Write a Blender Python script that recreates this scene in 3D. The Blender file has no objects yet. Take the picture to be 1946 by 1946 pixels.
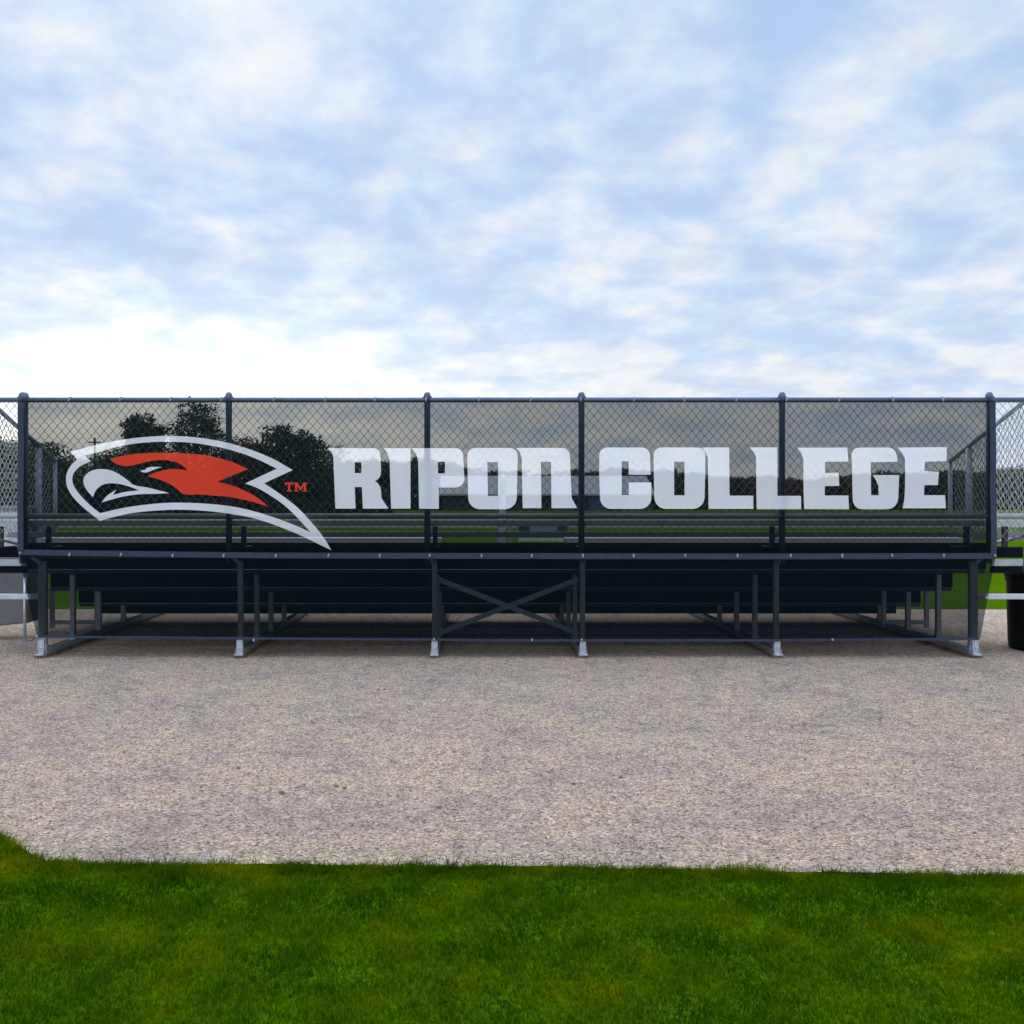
import bpy, bmesh, math, random
import numpy as np
from mathutils import Vector, Matrix, noise as mn
from mathutils.geometry import tessellate_polygon
R = math.radians
random.seed(7); rng = np.random.default_rng(11)
sc = bpy.context.scene
C = sc.collection
EYE, D, S, F = 1.333, 8.0, 225.0, 1800.0      # eye height, distance to the banner, px per metre there, focal px
def X(px, r=1.0): return (px - 900.0) * r / S
def Z(py, r=1.0): return EYE - (py - 950.0) * r / S

# ------------------------------------------------------------------ materials
def mat(name, col, rough=.6, metal=0.0, var=.0, vscale=8.0, bump=0.0, bscale=60.0, spec=.5, col2=None):
    m = bpy.data.materials.new(name); m.use_nodes = True
    nt = m.node_tree; b = nt.nodes['Principled BSDF']
    b.inputs['Base Color'].default_value = (*col, 1)
    b.inputs['Roughness'].default_value = rough
    b.inputs['Metallic'].default_value = metal
    b.inputs['Specular IOR Level'].default_value = spec
    tc = nt.nodes.new('ShaderNodeTexCoord')
    if var or col2:
        n = nt.nodes.new('ShaderNodeTexNoise'); n.inputs['Scale'].default_value = vscale; n.inputs['Detail'].default_value = 6
        nt.links.new(tc.outputs['Object'], n.inputs['Vector'])
        r = nt.nodes.new('ShaderNodeValToRGB')
        c2 = col2 if col2 else tuple(min(1, c * (1 + var)) for c in col)
        c1 = col if col2 else tuple(c * (1 - var) for c in col)
        r.color_ramp.elements[0].position = .35; r.color_ramp.elements[1].position = .65
        r.color_ramp.elements[0].color = (*c1, 1); r.color_ramp.elements[1].color = (*c2, 1)
        nt.links.new(n.outputs['Fac'], r.inputs['Fac']); nt.links.new(r.outputs['Color'], b.inputs['Base Color'])
    if bump:
        n2 = nt.nodes.new('ShaderNodeTexNoise'); n2.inputs['Scale'].default_value = bscale; n2.inputs['Detail'].default_value = 5
        nt.links.new(tc.outputs['Object'], n2.inputs['Vector'])
        bp = nt.nodes.new('ShaderNodeBump'); bp.inputs['Strength'].default_value = bump; bp.inputs['Distance'].default_value = .01
        nt.links.new(n2.outputs['Fac'], bp.inputs['Height']); nt.links.new(bp.outputs['Normal'], b.inputs['Normal'])
    return m

M = {}
M['galv']   = mat('galvanised_steel', (.36, .38, .43), .42, .55, .12, 30)
M['rail']   = mat('rail_steel', (.10, .13, .21), .45, .3, .12, 20)
M['alu']    = mat('aluminium', (.60, .61, .66), .38, .55, .08, 14)
M['aludull']= mat('dull_aluminium', (.42, .43, .46), .5, .45, .1, 12)
M['white']  = mat('white_coat_and_sunlit_seat', (.75, .74, .72), .5, 0, .05)  # handrail coat; on the seats, sunlight put into the colour
M['black']  = mat('black_riser', (.005, .007, .012), .6, 0, .2, 3, spec=.04)
M['navy']   = mat('navy_binding', (.020, .031, .068), .6, 0, .15, 30)
M['wire']   = mat('galvanised_wire', (.30, .31, .32), .5, .3, .1, 40)
M['zinc']   = mat('bright_zinc', (.50, .52, .58), .4, .4, .25, 60)
M['wood']   = mat('weathered_timber', (.13, .075, .035), .85, 0, 0, 12, .4, 60, col2=(.24, .15, .08))
M['tie']    = mat('pale_tie', (.34, .34, .35), .6)
M['edge']   = mat('dull_plank_edge', (.06, .075, .095), .6, .2, .15, 10)
M['binblk'] = mat('black_plastic', (.006, .006, .008), .5, 0, .2, 6, spec=.12)
M['trail']  = mat('grey_sheet_metal', (.13, .125, .13), .55, .1, .25, 1.5)
M['trail2'] = mat('pale_sheet_metal', (.55, .56, .59), .55, .1, .06, 2)
M['rubber'] = mat('black_rubber', (.02, .02, .02), .8)
M['bark']   = mat('bark', (.05, .038, .028), .9, 0, .3, 4)
M['roof']   = mat('pale_metal_roof', (.42, .41, .42), .5, 0, .06, .3)
M['wallg']  = mat('dull_shed_wall', (.045, .052, .07), .8, 0, .12, .4)
M['wallb']  = mat('blue_grey_shed_wall', (.07, .10, .15), .8, 0, .12, .4)
M['dkdoor'] = mat('dark_shed_door', (.03, .02, .02), .7, 0, .2, 1)
M['bluep']  = mat('blue_grey_panel', (.16, .24, .33), .6, 0, .08, 3)
M['dark']   = mat('dark_steel', (.03, .03, .035), .6, 0, .1, 5)

def leafmat(name, a, b, c):
    m = bpy.data.materials.new(name); m.use_nodes = True
    nt = m.node_tree; bs = nt.nodes['Principled BSDF']; bs.inputs['Roughness'].default_value = .75
    bs.inputs['Specular IOR Level'].default_value = .2
    g = nt.nodes.new('ShaderNodeNewGeometry'); n = nt.nodes.new('ShaderNodeTexNoise'); n.inputs['Scale'].default_value = .6; n.inputs['Detail'].default_value = 5
    tc = nt.nodes.new('ShaderNodeTexCoord'); nt.links.new(tc.outputs['Object'], n.inputs['Vector'])
    ad = nt.nodes.new('ShaderNodeMath'); ad.operation = 'MULTIPLY_ADD'; ad.inputs[1].default_value = .45; 
    nt.links.new(g.outputs['Random Per Island'], ad.inputs[0]); 
    sb = nt.nodes.new('ShaderNodeMath'); sb.operation = 'SUBTRACT'; sb.inputs[1].default_value = .22
    nt.links.new(n.outputs['Fac'], sb.inputs[0]); nt.links.new(sb.outputs[0], ad.inputs[2])
    r = nt.nodes.new('ShaderNodeValToRGB'); e = r.color_ramp.elements
    e[0].position = .2; e[0].color = (*a, 1); e[1].position = .8; e[1].color = (*c, 1)
    k = e.new(.5); k.color = (*b, 1)
    nt.links.new(ad.outputs[0], r.inputs['Fac']); nt.links.new(r.outputs['Color'], bs.inputs['Base Color'])
    return m
M['leafdk'] = leafmat('dark_leaves', (.026, .044, .022), (.045, .07, .03), (.075, .095, .035))
M['leafgn'] = leafmat('green_leaves', (.03, .05, .02), (.06, .085, .028), (.10, .115, .035))
M['leafau'] = leafmat('autumn_leaves', (.06, .034, .02), (.12, .06, .028), (.17, .08, .03))

# fabric: a woven mesh too fine to model thread by thread lets a share of the light straight through
def fabric(name, col, through, tint=(1, 1, 1), transl=.0):
    m = bpy.data.materials.new(name); m.use_nodes = True
    nt = m.node_tree; nt.nodes.clear()
    o = nt.nodes.new('ShaderNodeOutputMaterial'); mx = nt.nodes.new('ShaderNodeMixShader')
    t = nt.nodes.new('ShaderNodeBsdfTransparent'); t.inputs[0].default_value = (*tint, 1)
    d = nt.nodes.new('ShaderNodeBsdfPrincipled'); d.inputs['Roughness'].default_value = .7; d.inputs['Specular IOR Level'].default_value = .04
    tc = nt.nodes.new('ShaderNodeTexCoord'); n = nt.nodes.new('ShaderNodeTexNoise'); n.inputs['Scale'].default_value = 3; n.inputs['Detail'].default_value = 7
    nt.links.new(tc.outputs['Object'], n.inputs['Vector'])
    r = nt.nodes.new('ShaderNodeValToRGB'); r.color_ramp.elements[0].position = .3; r.color_ramp.elements[1].position = .7
    r.color_ramp.elements[0].color = (*(c * .93 for c in col), 1); r.color_ramp.elements[1].color = (*col, 1)
    nt.links.new(n.outputs['Fac'], r.inputs['Fac']); nt.links.new(r.outputs['Color'], d.inputs['Base Color'])
    src = d
    if transl:
        tl = nt.nodes.new('ShaderNodeBsdfTranslucent'); nt.links.new(r.outputs['Color'], tl.inputs['Color'])
        m2 = nt.nodes.new('ShaderNodeMixShader'); m2.inputs[0].default_value = transl
        nt.links.new(d.outputs[0], m2.inputs[1]); nt.links.new(tl.outputs[0], m2.inputs[2]); src = m2
    mx.inputs[0].default_value = 1 - through
    nt.links.new(t.outputs[0], mx.inputs[1]); nt.links.new(src.outputs[0], mx.inputs[2]); nt.links.new(mx.outputs[0], o.inputs[0])
    return m
M['mesh']  = fabric('dark_mesh_fabric', (.0025, .007, .011), .27, (.99, 1, .985))
M['pwhite']= fabric('white_print', (.96, .94, .98), .27, (1, 1, 1), .28)
M['pred']  = fabric('red_print', (1.0, .075, .035), .27, (1, .6, .5), .3)

# ------------------------------------------------------------------ mesh helpers
class MB:
    def __init__(s): s.v = []; s.f = []
    def box(s, x0, x1, y0, y1, z0, z1):
        i = len(s.v)
        s.v += [(x, y, z) for x in (x0, x1) for y in (y0, y1) for z in (z0, z1)]
        s.f += [tuple(i + k for k in q) for q in ((0,1,3,2),(4,6,7,5),(0,4,5,1),(2,3,7,6),(0,2,6,4),(1,5,7,3))]
        return s
    def bar(s, p, q, w, h, up=(0, 0, 1)):
        p, q = Vector(p), Vector(q); d = (q - p).normalized(); u = Vector(up)
        if abs(d.dot(u)) > .99: u = Vector((0, 1, 0))
        a = d.cross(u).normalized() * w / 2; b = a.cross(d).normalized() * h / 2
        i = len(s.v)
        for e in (p, q):
            for sa, sb in ((-1,-1),(1,-1),(1,1),(-1,1)): s.v.append(tuple(e + a * sa + b * sb))
        s.f += [(i,i+3,i+2,i+1),(i+4,i+5,i+6,i+7)] + [(i+k, i+(k+1)%4, i+4+(k+1)%4, i+4+k) for k in range(4)]
        return s
    def tube(s, pts, r, n=12, cap=True):
        pts = [Vector(p) for p in pts]; rr = r if isinstance(r, (list, tuple)) else [r] * len(pts)
        rings = []; ref = None
        for k, p in enumerate(pts):
            d = (pts[min(k+1, len(pts)-1)] - pts[max(k-1, 0)]).normalized()
            if ref is None:
                ref = Vector((0, 0, 1)) if abs(d.z) < .9 else Vector((0, 1, 0))
            a = d.cross(ref).normalized(); b = a.cross(d).normalized(); ref = b
            i = len(s.v)
            s.v += [tuple(p + (a * math.cos(t) + b * math.sin(t)) * rr[k]) for t in (2 * math.pi * j / n for j in range(n))]
            rings.append(i)
        for i, j in zip(rings, rings[1:]):
            s.f += [(i + k, i + (k + 1) % n, j + (k + 1) % n, j + k) for k in range(n)]
        if cap:
            s.f.append(tuple(rings[0] + k for k in range(n))[::-1]); s.f.append(tuple(rings[-1] + k for k in range(n)))
        return s
    def lathe(s, c, prof, n=28):
        c = Vector(c); rings = []
        for r, z in prof:
            i = len(s.v); s.v += [(c.x + r * math.cos(2*math.pi*k/n), c.y + r * math.sin(2*math.pi*k/n), c.z + z) for k in range(n)]; rings.append(i)
        for i, j in zip(rings, rings[1:]): s.f += [(i + k, i + (k + 1) % n, j + (k + 1) % n, j + k) for k in range(n)]
        s.f.append(tuple(rings[0] + k for k in range(n))[::-1]); s.f.append(tuple(rings[-1] + k for k in range(n)))
        return s
    def build(s, name, m, parent=None, smooth=False, bevel=0):
        me = bpy.data.meshes.new(name); me.from_pydata(s.v, [], s.f); me.materials.append(m); 
        if bevel:
            bm = bmesh.new(); bm.from_mesh(me)
            bmesh.ops.bevel(bm, geom=[e for e in bm.edges], offset=bevel, segments=2, affect='EDGES', profile=.6)
            bm.to_mesh(me); bm.free()
        if smooth: me.polygons.foreach_set('use_smooth', [True] * len(me.polygons)); 
        o = bpy.data.objects.new(name, me); C.objects.link(o)
        if smooth:
            me.update()
        if parent is not None: o.parent = parent
        return o
def tag(o, label=None, cat=None, group=None, kind=None):
    if label: o['label'] = label
    if cat: o['category'] = cat
    if group: o['group'] = group
    if kind: o['kind'] = kind
    return o
def empty(name, loc=(0, 0, 0), **k):
    o = bpy.data.objects.new(name, None); C.objects.link(o); o.location = loc; o.empty_display_size = .1
    bpy.context.view_layer.update(); tag(o, **k); return o
def np_mesh(name, verts, loops, starts, totals, m, attr=None):
    me = bpy.data.meshes.new(name); me.vertices.add(len(verts)); me.vertices.foreach_set('co', verts.astype(np.float32).ravel())
    me.loops.add(len(loops)); me.loops.foreach_set('vertex_index', loops.astype(np.int32))
    me.polygons.add(len(starts)); me.polygons.foreach_set('loop_start', starts.astype(np.int32)); me.polygons.foreach_set('loop_total', totals.astype(np.int32))
    me.update(calc_edges=True); me.materials.append(m)
    return me

# ------------------------------------------------------------------ ground
def groundmat():
    m = bpy.data.materials.new('mown_grass_sheet'); m.use_nodes = True; nt = m.node_tree; b = nt.nodes['Principled BSDF']
    b.inputs['Roughness'].default_value = 1; b.inputs['Specular IOR Level'].default_value = 0
    tc = nt.nodes.new('ShaderNodeTexCoord')
    n1 = nt.nodes.new('ShaderNodeTexNoise'); n1.inputs['Scale'].default_value = .25; n1.inputs['Detail'].default_value = 9; n1.inputs['Roughness'].default_value = .65
    n2 = nt.nodes.new('ShaderNodeTexNoise'); n2.inputs['Scale'].default_value = 40; n2.inputs['Detail'].default_value = 6
    for n in (n1, n2): nt.links.new(tc.outputs['Object'], n.inputs['Vector'])
    r1 = nt.nodes.new('ShaderNodeValToRGB'); e = r1.color_ramp.elements
    e[0].position = .3; e[0].color = (.045, .105, .002, 1); e[1].position = .7; e[1].color = (.095, .18, .003, 1)
    r2 = nt.nodes.new('ShaderNodeValToRGB'); e = r2.color_ramp.elements
    e[0].position = .3; e[0].color = (.55, .55, .55, 1); e[1].position = .7; e[1].color = (1.15, 1.15, 1.15, 1)
    mx = nt.nodes.new('ShaderNodeMixRGB'); mx.blend_type = 'MULTIPLY'; mx.inputs[0].default_value = 1
    nt.links.new(n1.outputs['Fac'], r1.inputs['Fac']); nt.links.new(n2.outputs['Fac'], r2.inputs['Fac'])
    nt.links.new(r1.outputs['Color'], mx.inputs[1]); nt.links.new(r2.outputs['Color'], mx.inputs[2]); nt.links.new(mx.outputs[0], b.inputs['Base Color'])
    bp = nt.nodes.new('ShaderNodeBump'); bp.inputs['Strength'].default_value = .6; bp.inputs['Distance'].default_value = .02
    nt.links.new(n2.outputs['Fac'], bp.inputs['Height']); nt.links.new(bp.outputs['Normal'], b.inputs['Normal'])
    return m
def gravelmat():
    m = bpy.data.materials.new('crushed_stone'); m.use_nodes = True; nt = m.node_tree; b = nt.nodes['Principled BSDF']
    b.inputs['Roughness'].default_value = 1; b.inputs['Specular IOR Level'].default_value = 0
    tc = nt.nodes.new('ShaderNodeTexCoord')
    def noise(s, d=5, ro=.6):
        n = nt.nodes.new('ShaderNodeTexNoise'); n.inputs['Scale'].default_value = s; n.inputs['Detail'].default_value = d; n.inputs['Roughness'].default_value = ro
        nt.links.new(tc.outputs['Object'], n.inputs['Vector']); return n
    def ramp(src, st):
        r = nt.nodes.new('ShaderNodeValToRGB'); e = r.color_ramp.elements
        e[0].position, e[0].color = st[0][0], (*st[0][1], 1); e[1].position, e[1].color = st[-1][0], (*st[-1][1], 1)
        for p, c in st[1:-1]: k = e.new(p); k.color = (*c, 1)
        nt.links.new(src, r.inputs['Fac']); return r
    big = noise(1.9, 10, .72); mid = noise(11, 7, .7)
    base = ramp(big.outputs['Fac'], [(.34, (.40, .315, .26)), (.47, (.50, .395, .325)), (.57, (.58, .435, .325)), (.70, (.52, .42, .35))])
    m2 = ramp(mid.outputs['Fac'], [(.30, (.66, .66, .67)), (.5, (1.0, 1.0, 1.0)), (.70, (1.16, 1.14, 1.12))])
    v = nt.nodes.new('ShaderNodeTexVoronoi'); v.inputs['Scale'].default_value = 105; nt.links.new(tc.outputs['Object'], v.inputs['Vector'])
    sv = nt.nodes.new('ShaderNodeSeparateColor'); nt.links.new(v.outputs['Color'], sv.inputs[0])
    sp = ramp(sv.outputs[0], [(0, (.28, .27, .28)), (.20, (.78, .76, .75)), (.7, (1.05, 1.03, 1.0)), (.95, (1.45, 1.42, 1.38))])
    f = noise(85, 6, .85); fr = ramp(f.outputs['Fac'], [(.32, (.34, .33, .35)), (.46, (.98, .98, .98)), (.68, (1.3, 1.29, 1.26))])
    last = base.outputs['Color']
    for q in (m2, sp, fr):
        mx = nt.nodes.new('ShaderNodeMixRGB'); mx.blend_type = 'MULTIPLY'; mx.inputs[0].default_value = 1
        nt.links.new(last, mx.inputs[1]); nt.links.new(q.outputs['Color'], mx.inputs[2]); last = mx.outputs[0]
    nt.links.new(last, b.inputs['Base Color'])
    bp = nt.nodes.new('ShaderNodeBump'); bp.inputs['Strength'].default_value = .9; bp.inputs['Distance'].default_value = .012
    nt.links.new(f.outputs['Fac'], bp.inputs['Height'])
    bp2 = nt.nodes.new('ShaderNodeBump'); bp2.inputs['Strength'].default_value = .7; bp2.inputs['Distance'].default_value = .03
    nt.links.new(mid.outputs['Fac'], bp2.inputs['Height']); nt.links.new(bp.outputs['Normal'], bp2.inputs['Normal']); nt.links.new(bp2.outputs['Normal'], b.inputs['Normal'])
    return m
M['ground'] = groundmat(); M['gravel'] = gravelmat()
g = MB(); g.v = [(-900, -60, 0), (900, -60, 0), (900, 1600, 0), (-900, 1600, 0)]; g.f = [(0, 1, 2, 3)]
tag(g.build('ground', M['ground']), kind='structure')
EDGE = [(-16, -2.2), (-9, -2.4), (-5, -2.6), (-3.3, -2.95), (-2.75, -3.25), (-2.3, -3.72), (-1.92, -4.16), (-1.717, -4.364), (-1.56, -4.485), (-1.3, -4.51),
        (0, -4.53), (1.0, -4.57), (1.96, -4.62), (4, -4.68), (8, -4.7), (16, -4.7)]
EDGE = [(a, b - .03) for a, b in EDGE]
def edge_y(x):
    for (a, b), (c, d) in zip(EDGE, EDGE[1:]):
        if a <= x <= c: return b + (d - b) * (x - a) / (c - a)
    return EDGE[0][1] if x < EDGE[0][0] else -4.7
fine = []
for i in range(900):
    x = -16 + i * 32 / 899
    fine.append((x, edge_y(x) + .012 * mn.noise(Vector((x * 9, 0, 0))) + .02 * mn.noise(Vector((x * 2.2, 5, 0)))))
poly = fine + [(16, 3.5), (-16, 3.5)]
me = bpy.data.meshes.new('gravel_pad'); vv = [(x, y, .004) for x, y in poly]
me.from_pydata(vv, [], [t for t in tessellate_polygon([[Vector(p) for p in vv]])]); me.materials.append(M['gravel'])
o = bpy.data.objects.new('gravel_pad', me); C.objects.link(o); tag(o, kind='structure')
bm = bmesh.new(); bm.from_mesh(me); bmesh.ops.recalc_face_normals(bm, faces=bm.faces)
if sum(f.normal.z for f in bm.faces) < 0: bmesh.ops.reverse_faces(bm, faces=bm.faces)
bm.to_mesh(me); bm.free()
p = MB().box(-120, 160, 38.2, 39.8, .0, .01); tag(p.build('path', mat('pale_path', (.33, .28, .24), .9, 0, .1, 1)), kind='structure')

# loose stones on the gravel
def stones(n, x0, x1, y0, y1, smin, smax, m, name):
    base = np.array([(1,0,0),(-1,0,0),(0,1,0),(0,-1,0),(0,0,1),(0,0,-1)], float)
    fc = np.array([(0,2,4),(2,1,4),(1,3,4),(3,0,4),(2,0,5),(1,2,5),(3,1,5),(0,3,5)])
    x = rng.uniform(x0, x1, n); u = rng.uniform(0, 1, n) ** 1.15; y = y0 + (y1 - y0) * u
    keep = np.array([yy > edge_y(xx) + .015 for xx, yy in zip(x, y)]); x = x[keep]; y = y[keep]; n = len(x)
    s = smin + (smax - smin) * rng.power(.45, n)[:, None, None] ** 1.0
    ax = rng.uniform(.55, 1.2, (n, 1, 3)); ax[:, :, 2] *= .6
    v = base[None] * ax * s * rng.uniform(.75, 1.25, (n, 6, 1))
    a = rng.uniform(0, 6.28, n); ca, sa = np.cos(a)[:, None], np.sin(a)[:, None]
    vx = v[:, :, 0] * ca - v[:, :, 1] * sa; vy = v[:, :, 0] * sa + v[:, :, 1] * ca
    V = np.stack([vx + x[:, None], vy + y[:, None], v[:, :, 2] + .005 + s[:, :, 0] * .12], -1).reshape(-1, 3)
    L = (fc[None] + (np.arange(n) * 6)[:, None, None]).reshape(-1)
    me = np_mesh(name, V, L, np.arange(n * 8) * 3, np.full(n * 8, 3), m)
    o = bpy.data.objects.new(name, me); C.objects.link(o)
    return tag(o, 'loose crushed stone scattered over the gravel pad', 'gravel', kind='stuff')
sm = bpy.data.materials.new('stone_chips'); sm.use_nodes = True; nt = sm.node_tree; b = nt.nodes['Principled BSDF']; b.inputs['Roughness'].default_value = 1; b.inputs['Specular IOR Level'].default_value = 0
gg = nt.nodes.new('ShaderNodeNewGeometry'); rr = nt.nodes.new('ShaderNodeValToRGB'); e = rr.color_ramp.elements
e[0].color = (.13, .12, .13, 1); e[1].color = (.74, .71, .68, 1)
for pz, c in ((.2, (.32, .255, .215)), (.5, (.47, .37, .295)), (.75, (.56, .44, .355))): k = e.new(pz); k.color = (*c, 1)
nt.links.new(gg.outputs['Random Per Island'], rr.inputs['Fac']); nt.links.new(rr.outputs['Color'], b.inputs['Base Color'])
stones(150000, -5.2, 5.6, -4.7, 3.3, .0018, .0065, sm, 'gravel_stones')

lt = MB()
for k in range(70):
    x, y = random.uniform(-4, 4.6), random.uniform(-4.2, -.2); a = random.uniform(0, 6.28); L_ = random.uniform(.008, .026); c, s_ = math.cos(a), math.sin(a); i = len(lt.v)
    lt.v += [(x - c * L_, y - s_ * L_, .008), (x + s_ * L_ * .5, y - c * L_ * .5, .014), (x + c * L_, y + s_ * L_, .016), (x - s_ * L_ * .5, y + c * L_ * .5, .012)]; lt.f.append((i, i+1, i+2, i+3))
for px, py in ((731,1312),(720,1313),(655,1500),(640,1497),(1090,1492),(1180,1480),(835,1537)):
    d_ = EYE * F / (py - 950); lt.lathe(((px - 900) * d_ / F, d_ - D, .004), [(.012, 0), (.010, .004), (.004, .008)], 7)
tag(lt.build('leaf_litter', mat('dry_leaf', (.16, .11, .08), .9, 0, .3, 20)), 'dry leaf scraps and small clods on the gravel', 'debris', kind='stuff')

# ------------------------------------------------------------------ lawn blades
def lawn():
    m = bpy.data.materials.new('grass_blades'); m.use_nodes = True; nt = m.node_tree; b = nt.nodes['Principled BSDF']
    b.inputs['Roughness'].default_value = .8; b.inputs['Specular IOR Level'].default_value = .0
    ge = nt.nodes.new('ShaderNodeNewGeometry'); tc = nt.nodes.new('ShaderNodeTexCoord')
    n = nt.nodes.new('ShaderNodeTexNoise'); n.inputs['Scale'].default_value = 3.2; n.inputs['Detail'].default_value = 9; n.inputs['Roughness'].default_value = .62
    nt.links.new(tc.outputs['Object'], n.inputs['Vector'])
    r1 = nt.nodes.new('ShaderNodeValToRGB'); e = r1.color_ramp.elements
    e[0].position = .36; e[0].color = (.030, .075, .001, 1); e[1].position = .66; e[1].color = (.170, .195, .002, 1)
    for pz, c in ((.46, (.052, .112, .001)), (.56, (.092, .145, .001))): k = e.new(pz); k.color = (*c, 1)
    r2 = nt.nodes.new('ShaderNodeValToRGB'); e = r2.color_ramp.elements
    e[0].position = 0; e[0].color = (.68, .7, .6, 1); e[1].position = 1; e[1].color = (1.5, 1.3, 1.5, 1)
    k = e.new(.5); k.color = (.95, 1, 1, 1); k = e.new(.9); k.color = (1.25, 1.2, 1.3, 1)
    nt.links.new(n.outputs['Fac'], r1.inputs['Fac']); nt.links.new(ge.outputs['Random Per Island'], r2.inputs['Fac'])
    mx = nt.nodes.new('ShaderNodeMixRGB'); mx.blend_type = 'MULTIPLY'; mx.inputs[0].default_value = 1
    nt.links.new(r1.outputs['Color'], mx.inputs[1]); nt.links.new(r2.outputs['Color'], mx.inputs[2]); nt.links.new(mx.outputs[0], b.inputs['Base Color'])
    tl = nt.nodes.new('ShaderNodeBsdfTranslucent'); nt.links.new(mx.outputs[0], tl.inputs['Color'])
    ms = nt.nodes.new('ShaderNodeMixShader'); ms.inputs[0].default_value = .35
    nt.links.new(b.outputs[0], ms.inputs[1]); nt.links.new(tl.outputs[0], ms.inputs[2]); nt.links.new(ms.outputs[0], nt.nodes['Material Output'].inputs[0])
    N = 420000
    x = rng.uniform(-3.4, 3.4, N); y = rng.uniform(-6.0, -3.6, N)
    K = 34000; x[:K] = rng.uniform(-3.7, 3.7, K); y[:K] = np.interp(x[:K], [a for a, _ in EDGE], [b_ for _, b_ in EDGE]) - np.abs(rng.normal(0, .05, K))
    ey = np.interp(x, [a for a, _ in EDGE], [b_ for _, b_ in EDGE])
    jit = rng.normal(0, .024, N)
    keep = y < ey - .005 + np.minimum(jit, .05); x, y = x[keep], y[keep]; n_ = len(x)
    clump = np.array([mn.noise(Vector((a * 7, c * 7, 0))) + .8 * mn.noise(Vector((a * 22, c * 22, 3))) for a, c in zip(x[::1], y[::1])])
    h = (.0185 + .013 * clump) * rng.uniform(.6, 1.25, n_); h = np.clip(h, .007, .045)
    tall = (rng.uniform(0, 1, n_) < .018) & (np.arange(n_) < 30000); h = np.where(tall, h * 2.6 + .01, h)
    w = rng.uniform(.0009, .0019, n_)
    yaw = rng.uniform(0, 2 * np.pi, n_); lean = rng.uniform(.25, 1.25, n_) * h
    # neighbouring blades lie the same way, in swirls
    sw = np.array([mn.noise(Vector((a * 3, c * 3, 9))) for a, c in zip(x, y)]) * 6
    ld = sw + rng.normal(0, 1.6, n_)
    dx, dy = np.cos(ld) * lean, np.sin(ld) * lean; wx, wy = np.cos(yaw) * w, np.sin(yaw) * w
    V = np.zeros((n_, 5, 3))
    V[:, 0] = np.stack([x - wx, y - wy, np.zeros(n_)], -1); V[:, 1] = np.stack([x + wx, y + wy, np.zeros(n_)], -1)
    V[:, 2] = np.stack([x + dx * .35 + wx * .8, y + dy * .35 + wy * .8, h * .62], -1); V[:, 3] = np.stack([x + dx * .35 - wx * .8, y + dy * .35 - wy * .8, h * .62], -1)
    V[:, 4] = np.stack([x + dx, y + dy, h], -1)
    i = (np.arange(n_) * 5)[:, None]
    L = np.concatenate([i, i + 1, i + 2, i + 3, i + 3, i + 2, i + 4], 1).reshape(-1)
    st = (np.arange(n_) * 7)[:, None] + np.array([0, 4]); tt = np.tile([4, 3], n_)
    me = np_mesh('lawn_grass', V.reshape(-1, 3), L, st.reshape(-1), tt, m)
    o = bpy.data.objects.new('lawn_grass', me); C.objects.link(o)
    tag(o, 'short green grass in front of the gravel pad', 'grass', kind='stuff')
lawn()

# ------------------------------------------------------------------ the bleacher
BL = empty('bleacher', (0.27, 0, 0), label='aluminium bleacher seen from behind with a tall chain-link back fence', cat='bleacher')
def P(mb, name, m, smooth=False, bevel=0, parent=None):
    o = mb.build(name, m, None, smooth, bevel); o.parent = BL; o.matrix_parent_inverse = Matrix.Translation((-0.27, 0, 0))
    if parent is not None:
        o.parent = parent; o.matrix_parent_inverse = Matrix.Identity(4)
    return o
XL, XR = -4.10, 4.64            # ends of the planks
FR = [X(81), X(457), X(826), X(1107), X(1475), X(1850)]     # frames
PX = [X(45), X(435), X(812), X(1105), X(1486), X(1880)]     # fence posts
LEGY = [(0.0, .815), (.60, .655), (1.20, .44), (1.84, .24), (2.45, .10)]
for i, x in enumerate(FR):
    P(MB().box(x - .045, x + .045, -.06, 3.05, .0, .028), 'sleeper', M['wood'], bevel=.003)
    sk = MB(); sk.box(x - .032, x + .032, -.05, 3.0, .028, .034); sk.box(x - .032, x - .026, -.05, 3.0, .034, .075); sk.box(x + .026, x + .032, -.05, 3.0, .034, .075)
    P(sk, 'skid', M['galv'])
    for j, (y, h) in enumerate(LEGY[:4 if i in (0, 5) else 5]):
        w = .034 if (i in (0, 5) and j == 0) else .0215
        ml = MB().box(x - w, x + w, y - .012, y + .03, .034, h)
        ml.box(x - w - .006, x + w + .006, y - .016, y + .035, .036, .11)       # welded shoe
        P(ml, 'leg', M['galv'], bevel=.003)
    # shoe of the back leg: short bright bracket below the banner
    sh = MB().box(x - .026, x + .026, -.034, -.018, .03, .155); sh.box(x - .034, x + .034, -.075, -.019, .029, .042)
    sh.tube([(x, -.05, .09), (x, -.033, .09)], .011, 8)
    P(sh, 'shoe', M['zinc'], bevel=.002)
    P(MB().bar((x, -.012, .80), (PX[i], .022, .90), .05, .03), 'post_bracket', M['galv'])

# risers and footboards, row by row from the top
for k, (y, zt, zb) in enumerate([(.575, .945, .705), (1.175, .69, .485), (1.83, .475, .262), (2.40, .25, .085)]):
    P(MB().box(XL, XR, y, y + .006, zb, zt), 'riser', M['black'])
fb = [(.02, .56, .90), (.60, 1.16, .70), (1.20, 1.81, .482), (1.85, 2.38, .258)]
for y0, y1, z in fb:
    mb = MB()
    for q in range(2):
        a = y0 + q * (y1 - y0) / 2; mb.box(XL, XR, a, a + (y1 - y0) / 2 - .008, z - .028, z)
    if y0 > .1: mb.box(XL, XR, y0 - .004, y0, z - .034, z)
    P(mb, 'footboard', M['edge'], bevel=.002)
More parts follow.
